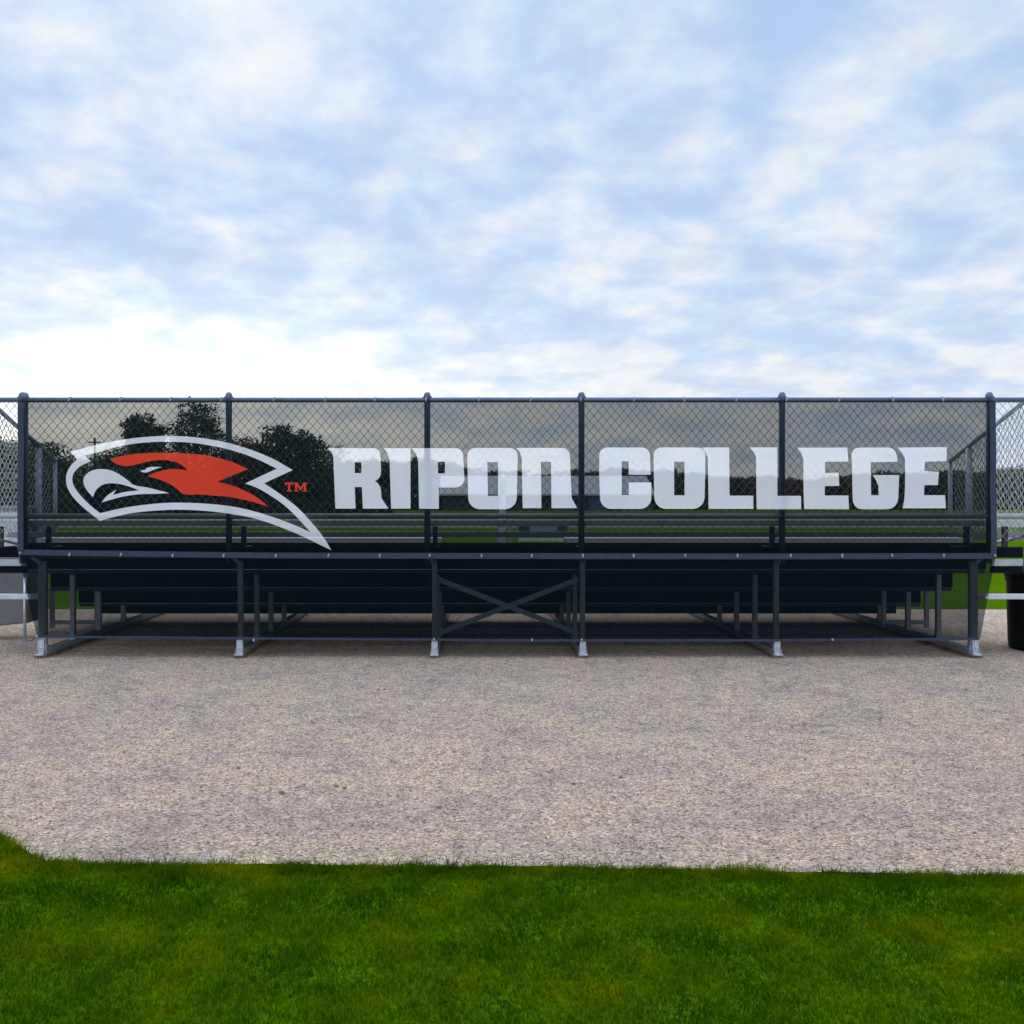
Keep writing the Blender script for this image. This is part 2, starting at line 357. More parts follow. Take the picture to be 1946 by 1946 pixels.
# back edge stack, as seen past the banner
P(MB().box(XL, XR, -.004, .012, .845, .935), 'kick_board', M['black'], bevel=.003)
for xa, xb in ((XL, PX[0] + .02), (PX[5] + .02, XR)):
    P(MB().box(xa, xb, .0, .03, .775, .832), 'end_plank', M['aludull'], bevel=.004)
    P(MB().box(xa, xb, .004, .028, .715, .772), 'end_riser', M['black'])
for xa, xb in ((XL - .4, FR[0] - .02), (FR[5] + .02, XR + .4)):
    P(MB().box(xa, xb, -.03, .01, .495, .542), 'side_plank', M['alu'], bevel=.006)
# seats
def plank(x0, x1, y0, y1, z, t=.045):
    mb = MB(); n = 3
    for q in range(n):
        a = y0 + q * (y1 - y0) / n; mb.box(x0, x1, a, a + (y1 - y0) / n - .004, z - .012, z)
    mb.box(x0, x1, y0, y0 + .004, z - t, z - .0122); mb.box(x0, x1, y1 - .008, y1 - .004, z - t, z - .0122)
    return mb
P(plank(XL, XR + .5, .06, .30, 1.16, .052), 'seat', M['alu'])
AL, AR = X(838, 1.08), X(1076, 1.08)
P(plank(XL + .12, AL, .62, .87, .985), 'seat', M['white']); P(plank(AR, XR - .15, .62, .87, .985), 'seat', M['white'])  # white stands in for the sunlit tops of aluminium planks
for xa, xb in ((XL, AL), (AR, XR)):
    P(plank(xa, xb, 1.22, 1.47, .765), 'seat', M['alu']); P(plank(xa, xb, 1.86, 2.11, .55), 'seat', M['alu']); P(plank(xa, xb, 2.44, 2.69, .36), 'seat', M['alu'])
P(MB().box(XL, XR + .5, .33, .355, 1.005, 1.052), 'back_rail', M['aludull'], bevel=.003)
P(MB().tube([(X(0) - .8, .0, 1.197), (X(1946) + .8, .0, 1.197)], .021), 'lower_rail', M['aludull'], smooth=True)
for x in [-4.05] + FR + [4.55]:       # seat brackets
    P(MB().box(x - .02, x + .02, .10, .13, .90, 1.105).box(x - .02, x + .02, .10, .36, .895, .93), 'seat_bracket', M['dark'])
    P(MB().box(x - .018, x + .018, .70, .73, .70, .94), 'seat_bracket', M['dark'])

# fence: posts, rails, chain-link
for i, x in enumerate(PX):
    r = .036 if i == 0 else .026
    zt = 2.20
    po = P(MB().tube([(x, .0, .80), (x, .0, zt)], r, 16), 'post', M['rail'], smooth=True)
    cp = MB().lathe((x, 0, zt), [(r + .004, -.035), (r + .004, .018), (r * .92, .034), (r * .6, .042), (.004, .044)], 16)
    cp.tube([(x - r - .012, -.008, zt + .0), (x + r + .012, -.008, zt + .0)], .007, 8)
    P(cp, 'post_cap', M['rail'], smooth=True, parent=None)
TR, MR = Z(760), Z(1056)
XA, XB = -4.22, 4.80
P(MB().tube([(XA - .5, .0, TR), (XB + .0, .0, TR)], .0215, 14), 'top_rail', M['rail'], smooth=True)
P(MB().tube([(PX[0] - .03, .0, MR), (PX[5] + .03, .0, MR)], .024, 14), 'middle_rail', M['rail'], smooth=True)
def chainlink(mb, u0, u1, z0, topf, to3, w=.0361, hz=.0424, r=.0017, tips=True):
    n = int((u1 - u0) / w)
    for i in range(n):
        ua = u0 + i * w; pts = []; k = 0
        zt = topf(ua); nz = int((zt - z0) / hz)
        for k in range(nz + 1):
            off = (k + i) % 2
            u = ua + (w if off else 0); zz = z0 + k * hz
            jz = (random.random() - .5) * .0022
            pts.append(to3(u + (random.random() - .5) * .0018, zz + jz, .0028 * (1 if off else -1)))
        if len(pts) > 1:
            if tips:
                off = (nz + i) % 2; u = ua + (w if off else 0)
                pts.append(to3(u + (-.009 if off else .009), z0 + nz * hz + .019, 0))
            # square wire
            for a, b in zip(pts, pts[1:]):
                mb.bar(a, b, r * 1.9, r * 1.9, up=(0, 1, 0))
    return mb
z0 = .985
cl = chainlink(MB(), XA - .5, XB, z0, lambda u: 2.212, lambda u, z, d: (u, .030 + d, z))
P(cl, 'chain_link', M['wire'])
# side guards
for s, x, yb in ((-1, -4.18, 0), (1, 4.76, 0)):
    ye = 1.46; ztop = lambda y: 2.20 - .375 * max(0, y - .17)
    P(MB().tube([(x, .0, 2.19), (x, .17, 2.19), (x, ye, ztop(ye))], .021, 12), 'side_rail', M['rail'] if s < 0 else M['galv'], smooth=True)
    P(MB().tube([(x, ye, .62), (x, ye, ztop(ye) + .02)], .021, 12), 'side_post', M['galv'], smooth=True)
    P(MB().tube([(x, 1.10, .62), (x, 1.10, ztop(1.10) - .02)], .030, 12), 'side_post', M['galv'], smooth=True)
    P(chainlink(MB(), 0.02, ye, 1.0, ztop, lambda u, z, d, x=x: (x + .026 * s + d, u, z), tips=False, r=.0024), 'side_chain_link', M['wire'])
    P(MB().tube([(x, 0, 1.05), (x, ye, .80)], .018, 10), 'side_rail', M['galv'], smooth=True)
    # low end frame on the ground
    xf = -4.30 if s < 0 else 4.62; xg = xf + .50 if s < 0 else xf - .48; xs = sorted((xf, xg)); r_ = 1.60
    ef = MB().box(xs[0], xs[0] + .045, r_, r_ + .03, .034, .46).box(xs[1] - .045, xs[1], r_, r_ + .03, .034, .46)
    ef.box(xs[0] + .045, xs[1] - .045, r_, r_ + .03, .07, .115).box(xs[0] + .045, xs[1] - .045, r_, r_ + .03, .42, .46)
    P(ef, 'end_frame', M['galv'], bevel=.003)
# cross braces between the two middle frames
a, b_ = FR[2] + .03, FR[3] - .03
P(MB().bar((a, .035, .66), (b_, .035, .20), .006, .042), 'cross_brace', M['galv'])
P(MB().bar((b_, .044, .66), (a, .044, .20), .006, .042), 'cross_brace', M['galv'])
# aisle handrail
hx = X(957, 1.2)
hr = MB().tube([(hx, 1.62, .49), (hx, 1.62, 1.50), (hx, 1.645, 1.555), (hx, 1.70, 1.575), (hx, 2.2, 1.40), (hx, 2.26, 1.36), (hx, 2.28, 1.28), (hx, 2.28, .27)], .024, 12)
hr.box(hx - .06, hx + .06, 1.56, 1.68, .482, .492)
P(hr, 'aisle_handrail', M['white'], smooth=True)
hb = MB().box(hx - .075, hx - .045, 1.25, 1.29, .765, 1.16).box(hx + .045, hx + .075, 1.25, 1.29, .765, 1.16)
P(hb, 'handrail_bracket', M['alu'])
P(MB().box(X(1848, 1.05), X(1868, 1.05), .40, .44, .975, 1.02), 'side_bracket', mat('tan_plastic', (.42, .37, .27), .7))
P(MB().box(X(1464, 1.04), X(1477, 1.04), .30, .33, 1.0, 1.045), 'side_bracket', bpy.data.materials['tan_plastic'])

# ------------------------------------------------------------------ the banner
BN = empty('banner', (0.25, -.05, .13), label='dark mesh banner with red and white bird emblem and college name', cat='banner')
BI = Matrix.Translation((-0.25, .05, -.13))
def by(x, z):      # gentle slack in the cloth
    return -.048 - .010 * mn.noise(Vector((x * .9, z * 1.3, 0))) - .011 * mn.noise(Vector((x * 2.6 + z * 1.4, z * 2.6, 4))) - .0025 * mn.noise(Vector((x * 9 + z * 5, z * 4, 8))) + (.006 if abs(z - MR) < .05 else 0)
def smoothpoly(pts, lim=48, sub=5):
    n = len(pts); P_ = [Vector(p) for p in pts]; sharp = []
    for i in range(n):
        a = (P_[i] - P_[i-1]); c = (P_[(i+1) % n] - P_[i])
        sharp.append(math.degrees(a.angle(c, 0)) > lim)
    out = []
    for i in range(n):
        p0, p1, p2, p3 = P_[i-1], P_[i], P_[(i+1) % n], P_[(i+2) % n]
        L = (p2 - p1).length
        m1 = (p2 - p1) if sharp[i] else (p2 - p0).normalized() * L
        m2 = (p2 - p1) if sharp[(i+1) % n] else (p3 - p1).normalized() * L
        for k in range(sub):
            t = k / sub; t2, t3 = t*t, t*t*t
            q = p1*(2*t3-3*t2+1) + m1*(t3-2*t2+t) + p2*(-2*t3+3*t2) + m2*(t3-t2)
            out.append((q.x, q.y))
    return out
def rnd(x0, y0, x1, y1, r1, r2, slant=0):
    out = []
    for cx, cy, a0, r in ((x0 + r1, y0 + r1, 180, r1), (x1 - r1, y0 + r1, 270, r1), (x1 - r2, y1 - r2, 0, r2), (x0 + r2, y1 - r2, 90, r2)):
        for k in range(9):
            a = R(a0 + k * 90 / 8); out.append((cx + r * math.cos(a), cy + r * math.sin(a)))
    ym = (y0 + y1) / 2
    return [(x + (slant * (y - ym) / (y1 - y0) * (1 if x < (x0 + x1) / 2 else -1)), y) for x, y in out]
def sheet(name, loops, m, dy=0.0):
    L3 = [[Vector((X(a), 0, Z(b))) for a, b in lp] for lp in loops]
    tri = tessellate_polygon([[Vector((v.x, v.z, 0)) for v in lp] for lp in L3])
    vs = [v for lp in L3 for v in lp]
    bm = bmesh.new(); bv = [bm.verts.new(v) for v in vs]
    for t in tri:
        try: bm.faces.new([bv[i] for i in t])
        except ValueError: pass
    xs = [v.x for v in vs]; zs = [v.z for v in vs]
    step = .07
    k = math.ceil(min(xs) / step) * step
    while k < max(xs):
        bmesh.ops.bisect_plane(bm, geom=bm.verts[:] + bm.edges[:] + bm.faces[:], plane_co=(k, 0, 0), plane_no=(1, 0, 0), dist=1e-5); k += step
    k = math.ceil(min(zs) / step) * step
    while k < max(zs):
        bmesh.ops.bisect_plane(bm, geom=bm.verts[:] + bm.edges[:] + bm.faces[:], plane_co=(0, 0, k), plane_no=(0, 0, 1), dist=1e-5); k += step
    for v in bm.verts: v.co.y = by(v.co.x, v.co.z) + dy
    bm.normal_update()
    for f in bm.faces:
        if f.normal.y > 0: f.normal_flip()
        f.smooth = True
    me = bpy.data.meshes.new(name); bm.to_mesh(me); bm.free(); me.materials.append(m)
    o = bpy.data.objects.new(name, me); C.objects.link(o); o.parent = BN; o.matrix_parent_inverse = BI
    return o
q = lambda o_, s_, pts: [(o_[0] + a / s_, o_[1] + b / s_) for a, b in pts]
A3 = lambda pts: q((400, 730), 4.293, pts); A5 = lambda pts: q((800, 730), 4.293, pts); A7 = lambda pts: q((1150, 730), 4.293, pts); A9 = lambda pts: q((1500, 730), 4.332, pts)
def arc(cx, cy, r, a0, a1, n=7): return [(cx + r * math.cos(R(a0 + (a1 - a0) * k / n)), cy + r * math.sin(R(a0 + (a1 - a0) * k / n))) for k in range(n + 1)]
letters = [
 [[(626,852.3)] + arc(711,865.3,13,-90,0) + [(725.3,895), (724.6,902)] + [(722.5,907),(718.5,911.5),(713.5,914.7),(718.5,918),(722.5,923.5),(725,930),(726,946.6),(739,966.4),(691,966.4),(689,925.7),(675.6,925.7),(677,966.4),(639,966.4),(635,869.8),(632.5,861.5)],
  [(675.5,879),(688,879),(688,899.3),(675.5,899.3)]],
 [[(730.8,852.3),(780.9,852.3),(780.9,966.4),(744.3,966.4),(741.5,875.6),(737,861.5)]],
 [[(783,852.3)] + arc(867,865.3,13,-90,0) + [(882.3,905)] + arc(866,909.4,17,0,90) + [(834.5,926.4),(834.5,967),(797.2,966.6),(795.3,873),(790.5,861)],
  [(832.6,877.9),(845.9,877.9),(845.9,900),(832.6,900)]],
 [rnd(889,851.8,982.4,967.6,15,22,2.4), [(925.8,878.6),(946.3,878.6),(946.3,942.4),(927,942.4)]],
 [[(980.5,851.8)] + arc(1067,866.8,15,-90,0) + [(1085.3,946.6),(1095.8,965.6),(1047.4,965.6),(1046.4,877.9),(1027,877.9),(1028.3,965.6),(992.9,965.6),(991,869.8),(987,859)]],
 [[(1234.5,902.4),(1193,902.4),(1193,877.2),(1179.7,877.2),(1179.7,940.8),(1193,940.8),(1193,917),(1235.6,917)] + arc(1214.5,946,21,0,90) + arc(1160,946,21,90,180) + [(1137.3,900)] + arc(1152.3,866,15,180,270) + arc(1218,866,15,270,355)],
 [rnd(1240.5,851,1337,967,15,22,2), [(1278.6,878),(1298.4,878),(1298.4,941.3),(1278.6,941.3)]],
 [[(1331.2,851),(1382.5,851),(1383.6,942),(1428.8,942),(1428.8,967),(1344,967),(1342.2,869.8),(1338,860)]],
 [[(1420.7,851),(1473,851),(1474.5,942.4),(1519.2,942.4),(1519.2,967.6),(1435.4,967.6),(1433,869.8),(1428.5,860)]],
 [[(1511.5,851.2),(1605.7,851.2),(1607.3,877.7),(1564.2,877.7),(1564.2,899.2),(1589.6,898.5),(1591.2,923.4),(1564.2,923.9),(1564.2,941.7),(1608.5,941.7),(1609.6,967.8),(1524.9,967.3),(1523,870.8),(1518.5,860.5)]],
 [[(1700.8,877.7),(1649.6,878.9),(1651.2,941.2),(1665.7,941.2),(1665,923.9),(1660.5,913),(1654.2,903.1),(1703.8,903.1),(1703,945)] + [(1701.5,954),(1697.5,961),(1690,966),(1680,967.6),(1637,967.8),(1627,966.5),(1620.5,961),(1616.8,952)] + [(1613.6,870)] + arc(1627.6,865.2,14,180,270) + [(1683,851.2),(1691,853.5),(1696.5,859),(1699,867)]],
 [[(1700.8,851.2),(1794.3,850.2),(1793.6,876.6),(1753.2,877.7),(1751.6,895.5),(1779.3,897),(1777,922),(1751.2,922),(1750.5,941.2),(1790.4,941.2),(1792,965.9),(1711.2,965.9),(1714.2,950),(1715.1,930),(1714.7,870.8),(1709,860.5)]],
]
OUT = [(326,829),(275,831.5),(223.6,838.3),(181.7,847.6),(137.4,859.3),(151.2,873.2),(139.8,884),(131.6,900),(130,916.4),(134,930.3),(144.4,946.6),(163,965.3),(193.3,989.7),(209.6,985),(256,974.6),(326,968.8),(384.3,970),(438,975.9),(481.4,983.8),(525,997.6),(568.4,1015),(597.4,1028.8),(631.4,1045.4),(617.7,1022.2),(594.5,993.3),(568.4,965.7),(539.4,942.5),(504.6,918.6),(558.3,893.7),(525,874.4),(496,861.4),(467,851.2),(430.7,841),(380,832.4)]
INN = [(165,865.7),(185,861.4),(212.8,854),(236,847.6),(279.4,841.6),(323,840),(366.4,842),(400,846.9),(430.7,853.1),(467,863.6),(496,875.1),(528.5,891),(468.4,919),(488.7,926.2),(510.4,938.2),(539.4,957.8),(561.2,978),(592.3,1011.4),(561.2,997.5),(525,983.8),(481.4,970.5),(438,961.5),(380,956.3),(323,955.6),(279.4,959.2),(236,965.7),(194,975.1),(178,962.8),(156.2,941),(144.6,923.7),(141.7,910.7),(144.6,899.5),(156.2,887),(177.2,876.6)]
BEAK = [(198.3,891.8),(214.2,894),(230,901.2),(247.5,913.6),(257,921.5),(286.7,927.3),(324.3,937.2),(301.2,938.4),(265,939.6),(236,944),(218.6,948.5),(196.8,954.9),(207,942.5),(225,930.5),(218.6,940.8),(243.2,934.6),(267.8,932.1),(250.4,925.1),(230.1,919.8),(212.8,918.6),(198.3,921.8),(186.7,930.9),(180.6,944.7),(170.7,933.8),(163.5,920.8),(163.3,908.5),(173,897.6),(185.2,892.8)]
EYEW = [(270,894.7),(280,893),(282.3,889.3),(294,887.3),(311.3,888),(298.3,891.8),(282.3,898.3),(274,897.9)]
RED = [(212.8,873),(236,867.2),(265,862.8),(308.4,860.7),(352,862.1),(390,865.2),(420.6,871.5),(445.2,878.8),(474.2,891.8),(416.2,915.7),(445.2,923.2),(467,932.4),(490.1,945),(512.6,962.8),(481.4,953.4),(445.2,945.4),(409,941.8),(380,939.9),(352,938.9),(337.4,928),(323,918.6),(305.5,911.4),(283.8,904.9),(301.2,897.6),(323,892.3),(340.3,891.8),(360.6,894.7),(346,882.4),(330.1,876.6),(308.4,874.8),(286.7,877.3),(265,882.4),(247.5,886),(233,884.6),(221.4,879.5)]
sOUT, sINN, sBEAK, sRED = smoothpoly(OUT), smoothpoly(INN), smoothpoly(BEAK, 60), smoothpoly(RED, 60)
T_ = [(543.2,917),(559.2,917),(559.2,922.3),(556.8,922.3),(555.8,919.6),(553.4,919.6),(553.4,931.6),(555.8,932),(555.8,934),(546.8,934),(546.8,932),(549.2,931.6),(549.2,919.6),(546.6,919.6),(545.6,922.3),(543.2,922.3)]
M_ = [(561,917),(567.3,917),(573.2,926.6),(579,917),(585,917),(585,919.2),(583.3,919.6),(583.3,931.6),(585.2,932),(585.2,934),(577,934),(577,932),(579.2,931.6),(579.2,923),(574,931.6),(571.8,931.6),(566.6,923),(566.6,931.6),(568.8,932),(568.8,934),(561,934),(561,932),(562.8,931.6),(562.8,919.6),(561,919.2)]
cloth_outer = [(42,763),(200,763),(500,763),(900,763),(1300,763),(1600,763),(1884,763),(1886,900),(1887,1056),(1857,1213),(1475,1216),(957,1216),(457,1212),(75,1209),(40,1050),(41,900)]
holes = [sOUT, T_, M_] + [L[0] for L in letters]
cloth = sheet('cloth', [cloth_outer] + holes, M['mesh'])
sheet('cloth', [sINN, sRED, sBEAK, EYEW], M['mesh'])
for L in letters:
    sheet('letter', L, M['pwhite'])
    if len(L) > 1: sheet('letter_counter', [L[1]], M['mesh'])
sheet('emblem_outline', [sOUT, sINN], M['pwhite']); sheet('emblem_beak', [sBEAK], M['pwhite']); sheet('emblem_eye', [EYEW], M['pwhite'])
sheet('emblem_feathers', [sRED], M['pred'])
sheet('trademark_letter', [T_], M['pred']); sheet('trademark_letter', [M_], M['pred'])
def B(mb, name, m, **k):
    o = mb.build(name, m, None, **k); o.parent = BN; o.matrix_parent_inverse = BI; return o
def strip(pts, w, m, name, d=-.003):
    mb = MB()
    n = 40; path = []
    for (a, b) in zip(pts, pts[1:]):
        for k in range(n): t = k / n; path.append((a[0] + (b[0]-a[0]) * t, a[1] + (b[1]-a[1]) * t))
    path.append(pts[-1])
    tot = []
    for i, (px, py) in enumerate(path):
        x, z = X(px), Z(py); a = path[max(i-1, 0)]; c = path[min(i+1, len(path)-1)]
        dx, dz = X(c[0]) - X(a[0]), Z(c[1]) - Z(a[1]); L = math.hypot(dx, dz); nx, nz = -dz / L * w / 2, dx / L * w / 2
        wob = .0012 * mn.noise(Vector((x * 6, z * 6, 2)))
        y = by(x, z) + d
        tot.append(((x + nx, y, z + nz + wob), (x - nx, y, z - nz + wob), (x - nx, y - .0025, z - nz + wob), (x + nx, y - .0025, z + nz + wob)))
    for qd in tot: mb.v += list(qd)
    for i in range(len(tot) - 1):
        b0 = i * 4; mb.f += [(b0 + k, b0 + (k+1) % 4, b0 + 4 + (k+1) % 4, b0 + 4 + k) for k in range(4)]
    return B(mb, name, m)
strip([(41,1049),(500,1055),(957,1056),(1400,1057),(1886,1056)], .048, M['navy'], 'binding')
strip([(75,1208),(457,1211),(957,1215),(1475,1215),(1857,1212)], .020, M['navy'], 'binding')
strip([(46,766),(45,900),(44,1048)], .05, M['navy'], 'binding', -.0052)
strip([(1880,766),(1881,900),(1882,1054)], .05, M['navy'], 'binding', -.0052)
def tie(px, py, s=1.0):
    x, z = X(px), Z(py); y = by(x, z) - .009; t = (random.random() - .5) * .02
    mb = MB().tube([(x + .004, y + .03, z + .027 * s), (x + .002 + t * .3, y - .006, z + .02 * s), (x, y - .012, z), (x - .003 - t * .3, y - .008, z - .018 * s), (x + t, y - .01, z - .024 * s)], .0042, 6)
    mb.tube([(x, y - .010, z), (x, y + .004, z)], .0085, 10)
    B(mb, 'tie', M['tie'])
for px in (137,232,329,424,522,620,715,812,911,1007,1104,1202,1298,1395,1490,1592,1690,1786): tie(px + random.uniform(-2, 2), 760, .8)
for px in (137,235,332,428,527,626,723,817,915,1010,1106,1202,1300,1398,1498,1595,1690,1787): tie(px, 1055 if px > 300 else 1053, .55)
for px, py in ((43,1050),(76,1207),(825,1213),(1010,1214),(1104,1214),(1577,1214),(1855,1212),(1884,1055),(485,1214),(1868,1134)): tie(px, py, .35)

# ------------------------------------------------------------------ bin
bx, byy = 5.065, .43
TB = empty('trash_bin', (bx, byy, .004), label='black plastic trash bin behind the right end of the bleacher', cat='trash bin')
def ch(mb, name, m, par, **k):
    o = mb.build(name, m, None, **k); o.parent = par; return o
ch(MB().lathe((0, 0, 0), [(.25, .0), (.268, .015), (.272, .06), (.280, .35), (.286, .60), (.296, .605), (.298, .64), (.29, .645)], 36), 'bin_body', M['binblk'], TB, smooth=True)
ch(MB().lathe((0, 0, .646), [(.302, 0), (.305, .025), (.29, .06), (.22, .10), (.12, .122), (.03, .128)], 36), 'bin_lid', M['binblk'], TB, smooth=True)
hd = [(-.17 + .045 * math.cos(a), -.30, .86 + .045 * math.sin(a)) for a in (2 * math.pi * k / 14 for k in range(15))]
ch(MB().tube(hd, .010, 8), 'handle_ring', M['alu'], TB, smooth=True)
# ------------------------------------------------------------------ grey trailer at left
TL = empty('utility_trailer', (-5.2, 1.6, 0), label='pale grey box trailer on a thin jack leg at the left end of the bleacher', cat='trailer')
sb = MB(); x0, x1 = -.3, .98; ya, yb = -.62, -.30
sb.v = [(x0, ya, .03), (x1, ya, .165), (x1, yb, .165), (x0, yb, .03), (x0, ya, 1.27), (x1, ya, 1.27), (x1, yb, 1.27), (x0, yb, 1.27)]
sb.f = [(0,3,2,1),(4,5,6,7),(0,1,5,4),(1,2,6,5),(2,3,7,6),(3,0,4,7)]
ch(sb, 'box_body', M['trail'], TL, bevel=.02)
ch(MB().box(x0 + .05, x1 - .02, ya - .012, ya - .002, .78, 1.22), 'upper_panel', M['trail2'], TL, bevel=.004)
ch(MB().tube([(x1 - .02, ya - .03, .02), (x1 - .02, ya - .03, .60)], .014, 10), 'jack_leg', M['alu'], TL, smooth=True)
ch(MB().lathe((x1 - .02, ya - .03, .004), [(.07, 0), (.07, .008), (.02, .018)], 16), 'jack_foot', M['galv'], TL)
wl = ch(MB().tube([(x0 + .1, yb + .01, .27), (x0 + .1, yb + .20, .27)], .27, 28), 'wheel', M['rubber'], TL)

# ------------------------------------------------------------------ low rack out on the field
r3 = 3.0; cx = X(1032, r3)
RK = empty('equipment_rack', (cx, D * (r3 - 1), 0), label='low dark rack with a blue-grey panel out on the grass', cat='rack')
def f3(py): return Z(py, r3)
ch(MB().box(-.62, .62, 0, .05, f3(1018), f3(988)), 'back_panel', M['dark'], RK)
ch(MB().box(-.34, .36, -.03, -.004, f3(1010), f3(1000)), 'front_panel', M['bluep'], RK, bevel=.004)
ch(MB().box(-.62, .66, -.25, .10, f3(1028), f3(1023)), 'shelf', M['alu'], RK)
for sx in (-.60, .62):
    for sy in (-.22, .06): ch(MB().box(sx - .02, sx + .02, sy - .02, sy + .02, 0, f3(1028)), 'leg', M['galv'], RK)

# ------------------------------------------------------------------ shed
dB = 116.0
def fx(px, d): return (px - 900) * d / F
def fz(py, d): return EYE - (py - 950) * d / F
SH = empty('field_shed', (fx(1040, dB), dB - D + 6, 0), label='long low shed with a pale roof beyond the field', cat='shed')
hw = (fx(1243, dB) - fx(832, dB)) / 2; ev, rg = fz(942, dB), fz(905, dB)
ch(MB().box(-hw + .4, hw * .1, -5.4, 5.4, 0, ev), 'wall', M['wallg'], SH); ch(MB().box(hw * .1, hw - .4, -5.4, 5.4, 0, ev - .01), 'wall', M['wallb'], SH)
rf = MB(); rf.v = [(-hw, -6, ev), (hw, -6, ev), (hw, 0, rg), (-hw, 0, rg), (hw, 6, ev), (-hw, 6, ev), (-hw, -6, ev + .2), (hw, -6, ev + .2), (hw, 0, rg + .2), (-hw, 0, rg + .2), (hw, 6, ev + .2), (-hw, 6, ev + .2)]
rf.f = [(0,1,7,6),(6,7,8,9),(9,8,10,11),(11,10,4,5),(0,6,9,3),(3,9,11,5),(1,2,8,7),(2,4,10,8),(0,3,2,1),(3,5,4,2)]
ch(rf, 'roof', M['roof'], SH)
for k in range(5): ch(MB().box(-hw + 3 + k * 4.4, -hw + 5.2 + k * 4.4, -5.46, -5.405, 0, ev - .35), 'door', M['dkdoor'], SH)

# ------------------------------------------------------------------ trees
def crown_mesh(name, h, w, nleaf, size, m, seed, base=.12, wisp=0.0, round_=False):
    rs = np.random.default_rng(seed); off = seed * 7.3
    P_ = []; fq = 2.6 / w
    while len(P_) < nleaf:
        k = 4000
        T = rs.uniform(base, 1.03, k); A = rs.uniform(0, 2 * math.pi, k); Q = rs.uniform(0, 1.25, k) ** .5; U = rs.uniform(0, 1, k)
        for t, a, q_, u in zip(T, A, Q, U):
            tt = (t - base) / (1 - base)
            if tt > 1.0 + .12 * mn.noise(Vector((math.cos(a) * q_ * 3.5 + off, math.sin(a) * q_ * 3.5, 5))) - .06: continue
            if round_: pr = math.sqrt(max(.02, 1 - max(0, (tt - .45) / .56) ** 3.2))
            else: pr = (max(0, 1 - tt)) ** .52 * (.62 + .55 * min(1, tt * 3)) 
            x, y, z = math.cos(a) * q_, math.sin(a) * q_, t * h
            lump = mn.noise(Vector((math.cos(a) * 1.6, math.sin(a) * 1.6 + off, z * fq * 1.3))) * .85 + mn.noise(Vector((math.cos(a) * 4.2, math.sin(a) * 4.2 + off, z * fq * 3.6))) * .65
            lim = pr * (.86 + lump * (.75 + wisp * .5))
            if q_ > lim: continue
            X_, Y_ = x * w / 2, y * w / 2
            n3 = mn.noise(Vector((X_ * fq * 1.7 + off, Y_ * fq * 1.7, z * fq * 1.7))) + .5 * mn.noise(Vector((X_ * fq * 4, Y_ * fq * 4 + off, z * fq * 4)))
            edge = q_ / max(lim, .01)
            if n3 < -.25 - .35 * (1 - wisp) + .45 * wisp + (edge - .8) * .9 + (tt - .85) * .3: continue
            P_.append((X_, Y_, z))
    p = np.array(P_[:nleaf]); p[:, :2] += rs.normal(0, size * .5, (nleaf, 2))
    u = rs.normal(0, 1, (nleaf, 3)); u /= np.linalg.norm(u, axis=1)[:, None]
    v = np.cross(u, rs.normal(0, 1, (nleaf, 3))); v /= np.linalg.norm(v, axis=1)[:, None]
    s = size * rs.uniform(.5, 1.25, (nleaf, 1))
    V = np.stack([p - u * s, p + v * s * .5, p + u * s, p - v * s * .5], 1).reshape(-1, 3)
    me = np_mesh(name, V, np.arange(nleaf * 4), np.arange(nleaf) * 4, np.full(nleaf, 4), m)
    cs = [(float(c[0]) * .75, float(c[1]) * .75, float(c[2]) * .93, 1.0) for c in p[rs.choice(nleaf, 14)]]
    return me, cs
def tree(name, px, dist, h, w, m, label, cat='tree', group=None, seed=1, nleaf=6000, size=.16, base=.15, wisp=0., round_=False):
    x = fx(px, dist); t = empty(name, (x, dist - D, 0), label=label, cat=cat, group=group)
    me, cs = crown_mesh('crown', h, w, nleaf, size, m, seed, base, wisp, round_)
    o = bpy.data.objects.new('crown', me); C.objects.link(o); o.parent = t
    tk = MB(); r0 = .018 * h + .06
    tk.tube([(0, 0, 0), (.1, 0, h * .3), (-.05, .1, h * .6), (0, 0, h * .85)], [r0, r0 * .75, r0 * .45, r0 * .1], 8)
    for c in sorted(cs, key=lambda c: -c[3])[:12]:
        z0_ = max(.15 * h, c[2] - .25 * h); tk.tube([(0, 0, z0_), (c[0] * .5, c[1] * .5, (z0_ + c[2]) / 2 + .1), c[:3]], [r0 * .4, r0 * .25, r0 * .08], 6)
    ch(tk, 'trunk', M['bark'], t)
    return t
def hh(py, d): return fz(py, d)
tree('broad_tree', 62, 78, hh(832, 78), 7.4, M['leafgn'], 'broad rounded green tree at the far left behind the banner edge', seed=3, nleaf=12000, base=.05, round_=True)
tree('broad_tree', -40, 74, hh(800, 74), 7.0, M['leafgn'], 'tall green tree cut by the left side of the view', seed=4, nleaf=10000, base=.08)
tree('bare_tree', 208, 96, hh(838, 96), 3.0, M['leafgn'], 'small thin half-bare tree left of the dark conifer', seed=5, nleaf=1500, size=.13, base=.3, wisp=.9, round_=True)
tree('dense_tree', 276, 80, hh(781, 80), 4.3, M['leafdk'], 'dense dark tree with a blunt top above the bird emblem', seed=16, nleaf=15000, base=.0, round_=True)
tree('tall_tree', 372, 82, hh(749, 82), 5.6, M['leafdk'], 'tallest dark tree with a wispy tip just above the fence rail', seed=7, nleaf=12000, base=.04, wisp=.62, round_=True)
tree('autumn_tree', 462, 84, hh(826, 84), 4.4, M['leafau'], 'rusty brown leaved tree beside the second fence post', seed=8, nleaf=7000, base=.05, wisp=.3, round_=True)
tree('tall_tree', 534, 80, hh(802, 80), 4.8, M['leafdk'], 'dark broad tree above the right wing of the emblem', seed=9, nleaf=13000, base=.0, wisp=.3, round_=True)
